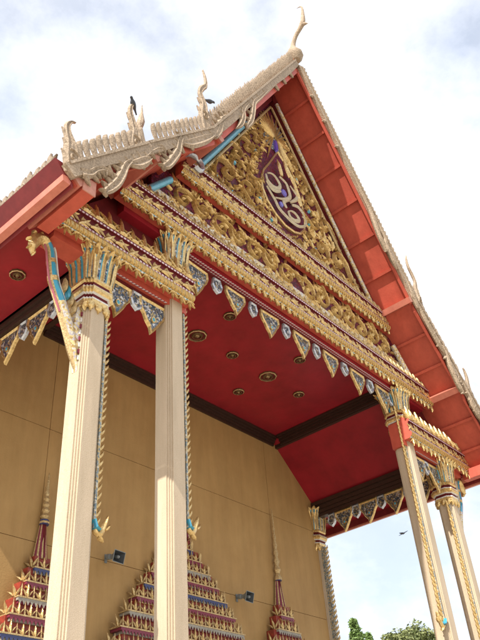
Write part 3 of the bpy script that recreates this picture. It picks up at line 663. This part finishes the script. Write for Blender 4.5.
FINS = [fin_mesh(1.0, .36), fin_mesh(1.5, .42), fin_mesh(1.5, .40)]
for i in range(3):
    for s in (-1, 1):
        Ln, f = tierframe(i, s); yf = YF - .10 - .012 * i
        # serpentine barge board
        N_ = 60; up = []; lo = []
        for q in range(N_ + 1):
            t = q / N_; u = .02 + t * (Ln + .04) if i == 0 else -.16 + t * (Ln + .22)
            up.append(f(u, .19))
            if i == 0: low = -.02 - .03 * abs(math.sin(t * 9))
            else: low = -.03 - .03 * abs(math.sin(t * 5)) 
            lo.append(f(u, low))
        mb = MB(); poly = up + lo[::-1]
        # quad strip front/back, so that the wavy edge triangulates cleanly
        n = N_ + 1; vs = [(a, yf, b) for a, b in up] + [(a, yf, b) for a, b in lo] + [(a, yf + .10, b) for a, b in up] + [(a, yf + .10, b) for a, b in lo]
        fs = []
        for q in range(N_):
            fs += [(q, q + 1, n + q + 1, n + q), (2 * n + q, 3 * n + q, 3 * n + q + 1, 2 * n + q + 1), (q, 2 * n + q, 2 * n + q + 1, q + 1), (n + q, n + q + 1, 3 * n + q + 1, 3 * n + q)]
        fs += [(0, n, 3 * n, 2 * n), (N_, 2 * n + N_, 3 * n + N_, n + N_)]
        mb.add(vs, fs, STUC); bb = mb.obj('bargeboard', T)
        # red plank behind the lower edge
        mb = MB(); q4 = [f(.02, .02), f(Ln, .02), f(Ln, -.17), f(.25, -.17)]; mb.prism(q4, YF + .003, YF + .06, RED); mb.obj('barge_plank', bb)
        # a raised fillet along the board
        mb = MB(); q4 = [f(.06, .19), f(Ln - .02, .19), f(Ln - .02, .14), f(.06, .14)]; mb.prism(q4, yf - .03, yf - .002, STUC); mb.obj('board_fillet', bb)
        # fins
        step = .14 if i == 0 else .195; u = .12
        M_ = FINS[i]
        while u < Ln - (.22 if i else .10):
            p = f(u, .17); ang = math.atan2(TIERS[i][1][1] - TIERS[i][0][1], TIERS[i][1][0] - TIERS[i][0][0])
            rot = Matrix.Rotation(-s * ang * -1 if False else (-ang if s > 0 else ang), 4, 'Y')
            fan = 0.42 if i else .25                                       # fins lean back towards the upright
            rot = Matrix.Rotation((-ang + 0) * s - s * fan, 4, 'Y')
            mtx = Matrix.Translation((p[0], yf + .05, p[1])) @ rot @ Matrix.Diagonal((s, 1, random.uniform(.93, 1.06), 1))
            put('rake_fin', M_, bb, mtx=mtx); u += step
        # hooks and tabs hanging from the serpent's body
        for nm_, P, W_ in SERP[i]:
            c_ = [(s * q[0], q[1]) for q in catmull(P, 4)]; wc = [max(.02, q[0]) for q in catmull([(q,) for q in W_], 4)]
            mb = MB(); dz_ = -.20 if i == 0 else 0
            c_ = [(q[0], q[1] + dz_) for q in c_]
            mb.ribbon(c_, [q * .85 for q in wc], .055, STUC, double=True, groove=True, y=yf + .03)
            for q in range(2, len(c_) - 4, 3): flame(mb, c_[q][0], c_[q][1], math.atan2(c_[q + 1][1] - c_[q][1], c_[q + 1][0] - c_[q][0]) + s * 1.9, wc[q] * .95, wc[q] * .5, .05, STUC, bend=-.4 * s, double=True, y=yf + .03)
            mb.obj(nm_, bb, True)
        for q in range(3 if i == 0 else 2):
            u = Ln * ((.14 + .11 * q) if i == 0 else (.48 + .14 * q)); mb = MB(); mb.ribbon([f(u, .0), f(u + .03, -.10), f(u + .02, -.19)], [.13, .10, .04], .05, STUC, double=True, y=yf + .05); mb.obj('serpent_tab', bb, True)
# serpent-head finials at the foot of every tier
FN = [([(4.42, 13.75, .44), (4.52, 14.25, .36), (4.50, 14.70, .25), (4.60, 15.02, .16), (4.52, 15.28, .16), (4.40, 15.50, .13), (4.40, 15.78, .08), (4.47, 16.02, .012)], [(4.66, 14.3, 1.1), (4.62, 14.62, 1.0), (4.47, 15.40, 1.75)]),
      ([(6.28, 11.35, .42), (6.38, 11.75, .38), (6.38, 12.02, .28), (6.46, 12.30, .18), (6.52, 12.50, .14), (6.50, 12.70, .09), (6.44, 12.80, .01)], [(6.55, 11.72, 1.1), (6.50, 12.0, 1.1), (6.54, 12.26, 1.1)]),
      ([(7.55, 10.0, .40), (7.62, 10.3, .38), (7.66, 10.58, .30), (7.74, 10.80, .19), (7.76, 10.98, .13), (7.70, 11.12, .06), (7.62, 11.17, .01)], [(7.76, 10.22, 1.1), (7.76, 10.47, 1.1), (7.80, 10.7, 1.1)])]
for P, fl in FN:
    for s in (-1, 1):
        c_ = catmull(P, 4); mb = MB(); yc = YF - .05
        mb.ribbon([(s * a, b) for a, b, _ in c_], [q * .92 for _, _, q in c_], .055, STUC, double=True, groove=True, y=yc)
        for a, b, an in fl: an += .2; a -= .05; flame(mb, s * a, b, math.pi / 2 - s * (math.pi / 2 - an) if s < 0 else an, .19, .10, .035, STUC, double=True, y=yc, bend=-.35 * s)
        # curled eye relief
        a, b, q = P[1]; mb.ribbon([(s * (x - 0) , z) for x, z in spiral(a, b + .02, q * .36, 1.2, 1, 1, 16)], [.04] * 16, .075, STUC, double=True, y=yc)
        fo_ = mb.obj('serpent_finial', T, True)
for s in (-1, 1):
    mb = MB(); mb.tube([(s * 5.98, YF + .3, 12.0), (s * 5.98, YF + .3, 12.85), (s * 5.98, YF + .3, 12.95), (s * 5.96, YF + .3, 13.08), (s * 5.95, YF + .3, 13.3), (s * 5.94, YF + .3, 13.34), (s * 5.94, YF + .3, 13.62)], [.02, .02, .075, .08, .04, .03, .006], STUC, 8); mb.obj('bud_pinnacle', T, True)
# sky tassel at the apex
cf_ = [(-1.34, 21.35, .13), (-1.32, 21.6, .27), (-1.30, 21.85, .20), (-1.30, 22.08, .10), (-1.36, 22.32, .075), (-1.50, 22.58, .07), (-1.68, 22.76, .075), (-1.80, 22.92, .09), (-1.86, 23.12, .075), (-1.89, 23.4, .055), (-1.91, 23.7, .035), (-1.86, 23.86, .022), (-1.72, 23.92, .006)]
c_ = catmull(cf_, 3); mb = MB(); mb.tube([(0, a, b) for a, b, _ in c_], [max(.005, q) for _, _, q in c_], STUC, 10)
mb.tube([(0, -1.76, 22.88), (0, -1.90, 22.80), (0, -2.0, 22.70)], [.075, .05, .006], STUC, 8)
mb.obj('apex_horn', T, True)
mb = MB(); mb.tube([(0, YF - .02, 21.38), (0, YR, 21.38)], .14, TILE, 8); mb.obj('ridge_cap', T, True)

# ---- eaves along the sides
for s in (-1, 1):
    X = s * 7.58
    f_ = MB()
    f_.prism([(s * 7.50, 10.20), (s * 7.86, 10.20), (s * 7.62, 9.93), (s * 7.50, 9.80)], YF + .02, YR, RED_SHADED); fa = f_.obj('fascia_board', T)
    f_ = MB(); f_.prism([(s * 7.625, 9.925), (s * 7.72, 9.91), (s * 7.70, 9.80), (s * 7.58, 9.78), (s * 7.56, 9.845)], YF - .02, YR, RED_LIT); f_.obj('fascia_lip', fa)
    f_ = MB(); f_.prism([(s * 7.14, 10.12), (s * 7.36, 10.12), (s * 7.36, 9.84), (s * 7.14, 9.84)], YF - .04, -.20, RED); pu = f_.obj('eave_purlin', T)
    f_ = MB(); f_.box(min(s * 7.13, s * 7.37), max(s * 7.13, s * 7.37), YF - .06, YF - .042, 9.83, 10.13, RED_END_LIT); f_.obj('purlin_end', pu)
    f_ = MB(); f_.box(min(s * 6.2, s * 7.54), max(s * 6.2, s * 7.54), -.165, YR, 10.0, 10.04, CRIMSON); so_ = f_.obj('eave_soffit', T)
    for y in (1.12, 4.4, 7.7): put('ceiling_rosette', RS, so_, (s * 6.83, y, 9.998), None, (.9, .9, 1))
    # tile ends
    tm = MB(); flame(tm, 0, -.05, math.pi / 2, .28, .17, .05, TEND, bend=.15, double=True); flame(tm, .05, -.03, math.pi / 2 - .5, .19, .10, .04, TEND, bend=-.3, double=True); flame(tm, -.05, -.03, math.pi / 2 + .5, .19, .10, .04, TEND, bend=.3, double=True)
    TE = tm.mesh('tile_end', True)
    y = YF + .25
    while y < 6.0:
        put('tile_end', TE, fa, (s * 7.80, y, 10.24), (R(random.uniform(-6, 6)), 0, -s * math.pi / 2), (1, 1, random.uniform(.85, 1.1))); y += .17

# ---- tiered door crowns on the back wall
ANT = MB(); flame(ANT, 0, 0, math.pi / 2, .30, .10, .05, GOLD, bend=.05, double=True); flame(ANT, .04, .02, math.pi / 2 - .5, .2, .07, .04, PALEGOLD, bend=-.3, double=True); flame(ANT, -.04, .02, math.pi / 2 + .5, .2, .07, .04, PALEGOLD, bend=.3, double=True); ANT = ANT.mesh('antefix', True)
SPI = MB(); SPI.tube([(0, 0, 0), (0, 0, .05), (0, 0, .1), (0, 0, .14), (0, 0, .34)], [.03, .035, .02, .028, .004], PALEGOLD, 6); SPI = SPI.mesh('spirelet', True)
OFFW = mat('aged_white', (.36, .33, .28), .6, 0, var=.2, nscale=12)
SLAB_M = [(PURPLE, GOLD), (NAVY, OFFW), (PURPLE, OFFW), (OFFW, PURPLE)]
def crown(x, base, half, tiers, tip, th):
    wall_h = th
    body = MB(); dep = .42
    lv = []
    z = base; hw = half
    for k in range(tiers):
        lv.append((z, hw)); z += th * (1 - .045 * k); hw = half * (1 - (k + 1) / (tiers + .15)) ** .92
    for k, (z, hw) in enumerate(lv):
        zn = lv[k + 1][0] if k + 1 < tiers else z + th * .7
        iw = hw * .86; d2 = dep * (1 - .08 * k)
        body.box(x - iw, x + iw, D - d2 * .7, D - .01, z, zn, CROWNRED)
    # frame, doors below
    body.box(x - half * .8, x + half * .8, D - .22, D - .012, 1.2, base, GOLD); body.box(x - half * .55, x + half * .55, D - .26, D - .222, 1.2, base - .5, DKRED)
    o = body.obj('door_crown', T)
    for k, (z, hw) in enumerate(lv):
        d2 = dep * (1 - .08 * k); A, B = SLAB_M[k % 4]; sl_ = MB(); e = .02
        sl_.box(x - hw, x + hw, D - d2, D - .013, z - .05, z, A); sl_.box(x - hw * .96, x + hw * .96, D - d2 * .94, D - .014, z - .105, z - .051, B); sl_.box(x - hw * 1.02, x + hw * 1.02, D - d2 * 1.03, D - .0125, z + .001, z + .03, PALEGOLD)
        q = x - hw + .04; 
        while q < x + hw: sl_.prism([(q - .035, z - .05), (q + .035, z - .05), (q, z - .12)], D - d2 - .012, D - d2 - .001, A); q += .085
        so2 = sl_.obj('tier_slab', o)
        n = max(2, int(hw * 2 / .12)); 
        for j in range(n):
            q = x - hw + hw * 2 * (j + .5) / n
            put('antefix' if j % 2 else 'spirelet', ANT if j % 2 else SPI, o, (q, D - d2 * .93, z + .03), None, (.62, .7, th / .50 * random.uniform(.75, 1.1)))
        for j in range(2):   # corner pieces, turned out
            sx = -1 if j == 0 else 1; put('antefix', ANT, o, (x + sx * hw * .98, D - d2 * .6, z + .03), (0, R(sx * 12), R(sx * 60)), (.8, .8, th / .42))
    zt = lv[-1][0] + th * .6; st = MB(); r0 = max(.10, lv[-1][1] * .62)
    for j in range(10):
        a = j * math.pi / 9; st.tube([(x + r0 * math.cos(a + math.pi), D - .06 - r0 * .9 * math.sin(a), zt), (x + r0 * .4 * math.cos(a + math.pi), D - .06 - r0 * .4 * math.sin(a), zt + .75)], [.032, .015], PURPLE if j % 2 else PALEGOLD, 6)
    st.tube([(x, D - .1, zt), (x, D - .1, zt + .75)], [r0 * .8, r0 * .3], DKRED, 8)
    pts = [(x, D - .1, zt + .72)]; rr = [.10]; zz = zt + .72; n = 9; hh = (tip - zz) / n
    for j in range(n): 
        b_ = .085 * (1 - j / n) + .008; pts += [(x, D - .1, zz + hh * (j + .25)), (x, D - .1, zz + hh * (j + .8))]; rr += [b_ * 1.15, b_ * .6]
    pts.append((x, D - .1, tip)); rr.append(.004); st.tube(pts, rr, PALEGOLD, 8); st.tube([(x, D - .1, zt + .70), (x, D - .1, zt + .80)], [.10, .09], NAVY, 8)
    st.obj('crown_spire', o, True)
crown(0.15, 4.72, 2.45, 10, 10.0, .385)
crown(-3.72, 4.62, .98, 6, 8.3, .36)
crown(3.72, 4.95, 1.02, 5, 9.5, .42)

# ================================================================== loose things
def speaker(x, z, label):
    o = empty('loudspeaker', (x, D - .02, z), label, 'loudspeaker', 'horn loudspeakers on the back wall')
    ax = Matrix.Rotation(R(6), 4, 'Z') @ Matrix.Rotation(R(14), 4, 'X')
    def tr(mb): mb.v = [tuple(ax @ Vector((a, b, c)) * .72 + Vector((0, -.14, 0))) for a, b, c in mb.v]; return mb
    mb = MB(); rg = []
    for y, w_, h_ in ((-.02, .05, .05), (-.12, .07, .06), (-.22, .12, .09), (-.34, .21, .15), (-.36, .23, .17)): rg.append([(-w_, y, -h_), (w_, y, -h_), (w_, y, h_), (-w_, y, h_)])
    rin = [[(-.21, -.361, -.15), (.21, -.361, -.15), (.21, -.361, .15), (-.21, -.361, .15)], [(-.06, -.2, -.05), (.06, -.2, -.05), (.06, -.2, .05), (-.06, -.2, .05)]]
    mb.loft(rg, GREYM, cap=False); mb.loft([rg[-1], rin[0]], GREYM, cap=False); mb.loft(rin, DARKM, cap=False); mb.add(rin[1], [(0, 1, 2, 3)], DARKM); tr(mb).obj('horn', o)
    mb = MB(); mb.tube([(0, -.36, 0), (0, -.33, 0), (0, -.2, 0)], [.03, .05, .055], GREYM, 10); tr(mb).obj('throat_plug', o)
    mb = MB(); mb.tube([(0, .14, 0), (0, .12, 0), (0, .0, 0), (0, -.03, 0)], [.05, .085, .085, .05], GREYM, 12); tr(mb).obj('driver', o, True)
    mb = MB(); mb.box(-.03, .03, .0, .03, -.09, .09, GREYM); mb.tube([(0, .01, 0), (.0, -.06, -.02), (.0, -.12, 0)], .018, GREYM, 6); mb.obj('wall_bracket', o)
speaker(-2.05, 6.88, 'grey horn loudspeaker on the wall between the two left columns')
speaker(2.10, 6.78, 'grey horn loudspeaker on the wall left of the tall door spire')
def bird(name, loc, rz, label, flying=False, k=1.0):
    o = empty(name, loc, label, 'bird')
    mb = MB(); pts = catmull([(0, -.17, .12, .012), (0, -.14, .15, .035), (0, -.09, .14, .035), (0, -.03, .09, .065), (0, .06, .05, .06), (0, .15, .02, .03), (0, .27, -.02, .018)], 3) if not flying else catmull([(0, -.16, .02, .01), (0, -.12, .03, .03), (0, -.03, .01, .055), (0, .08, 0, .045), (0, .2, 0, .015)], 3)
    mb.tube([(a * k, b * k, c * k) for a, b, c, _ in pts], [q[3] * k for q in pts], BIRD, 8); mb.obj('body', o, True)
    if flying:
        for s in (-1, 1):
            wv = MB(); wv.ribbon([(s * .03 * k, 0), (s * .18 * k, .10 * k), (s * .36 * k, .06 * k)], [.14 * k, .12 * k, .01], .012, BIRD, double=True)
            put('wing', wv.mesh('wing'), o, None, (R(70), 0, 0))
    else:
        mb = MB(); mb.tube([(.02 * k, 0, .04 * k), (.02 * k, -.01 * k, 0)], .008, BIRD, 5); mb.tube([(-.02 * k, 0, .04 * k), (-.02 * k, -.01 * k, 0)], .008, BIRD, 5); mb.obj('leg', o)
    o.rotation_euler = (0, 0, rz)
bird('perched_bird', (-6.46, YF - .05, 12.76), R(-60), 'dark bird perched on top of the middle left serpent finial', k=.75)
bird('perched_bird', (-4.28, YF - .05, 14.98), R(80), 'dark bird perched beside the upper left serpent finial', k=.75)
bird('flying_bird', (9.0, 3.0, 9.68), R(70), 'small dark bird flying in the sky beyond the right columns', True, .62)

# trees
def tree(x, y, h, rad, kind, label, nleaf, seed):
    rnd = random.Random(seed); o = empty('tree', (x, y, 0), label, 'tree', 'trees beyond the porch')
    mb = MB(); mb.tube([(0, 0, 0), (.1, 0, h * .3), (0, .1, h * .6), (0, 0, h * .92)], [.05 * h ** .8, .04 * h ** .8, .025 * h ** .8, .02], BARK, 8)
    for k in range(7):
        z = h * rnd.uniform(.35, .75); a = rnd.uniform(0, 6.28); q = rad * .7; mb.tube([(0, 0, z), (q * .5 * math.cos(a), q * .5 * math.sin(a), z + .12 * h), (q * math.cos(a), q * math.sin(a), z + .2 * h)], [.1, .06, .02], BARK, 5)
    mb.obj('trunk', o)
    M = LEAF if kind != 'round' else LEAF2; mb = MB()
    clumps = []
    if kind == 'cone':
        for k in range(110):
            t = rnd.random() ** .8; z = h * (.30 + .68 * t); r_ = rad * (1 - t) ** .75 * rnd.uniform(.4, 1.05); a = rnd.uniform(0, 6.28); clumps.append((r_ * math.cos(a), r_ * math.sin(a), z, rad * .30 * (1.2 - t * .6)))
    else:
        for k in range(80):
            a = rnd.uniform(0, 6.28); el = rnd.uniform(-.4, 1.5); q = rnd.uniform(.55, 1.0); clumps.append((rad * q * math.cos(el) * math.cos(a), rad * q * math.cos(el) * math.sin(a), h * .62 + h * .36 * q * math.sin(el), rad * rnd.uniform(.18, .3)))
    per = nleaf // len(clumps)
    for cx, cy, cz, cr_ in clumps:
        for k in range(per):
            v = Vector((rnd.gauss(0, 1), rnd.gauss(0, 1), rnd.gauss(0, 1))).normalized() * cr_ * rnd.random() ** .4
            p = Vector((cx, cy, cz)) + v; a = Vector((rnd.gauss(0, 1), rnd.gauss(0, 1), rnd.gauss(0, .6))).normalized() * rnd.uniform(.09, .19); b = a.cross(Vector((rnd.gauss(0, 1), rnd.gauss(0, 1), rnd.gauss(0, 1)))).normalized() * rnd.uniform(.05, .08)
            mb.v += [tuple(p - a), tuple(p + b), tuple(p + a), tuple(p - b)]; n = len(mb.v); mb.f.append([n - 4, n - 3, n - 2, n - 1]); mb.m.append(mb.mi(M))
    me = bpy.data.meshes.new('crown'); me.from_pydata(mb.v, [], mb.f); me.materials.append(M); put('crown', me, o)
tree(32.4, 20.0, 14.5, 1.5, 'cone', 'slim pointed green tree nearest the wall pilaster', 11000, 1)
tree(33.95, 20.0, 13.8, 1.3, 'cone', 'shorter slim green tree beside the round bushy one', 9000, 2)
tree(38.2, 20.4, 14.3, 3.0, 'round', 'broad olive green treetop in the middle of the gap before the right columns', 20000, 3)
tree(42.6, 20.8, 15.6, 2.8, 'round', 'olive green treetop touching the left edge of the right column pair', 18000, 4)
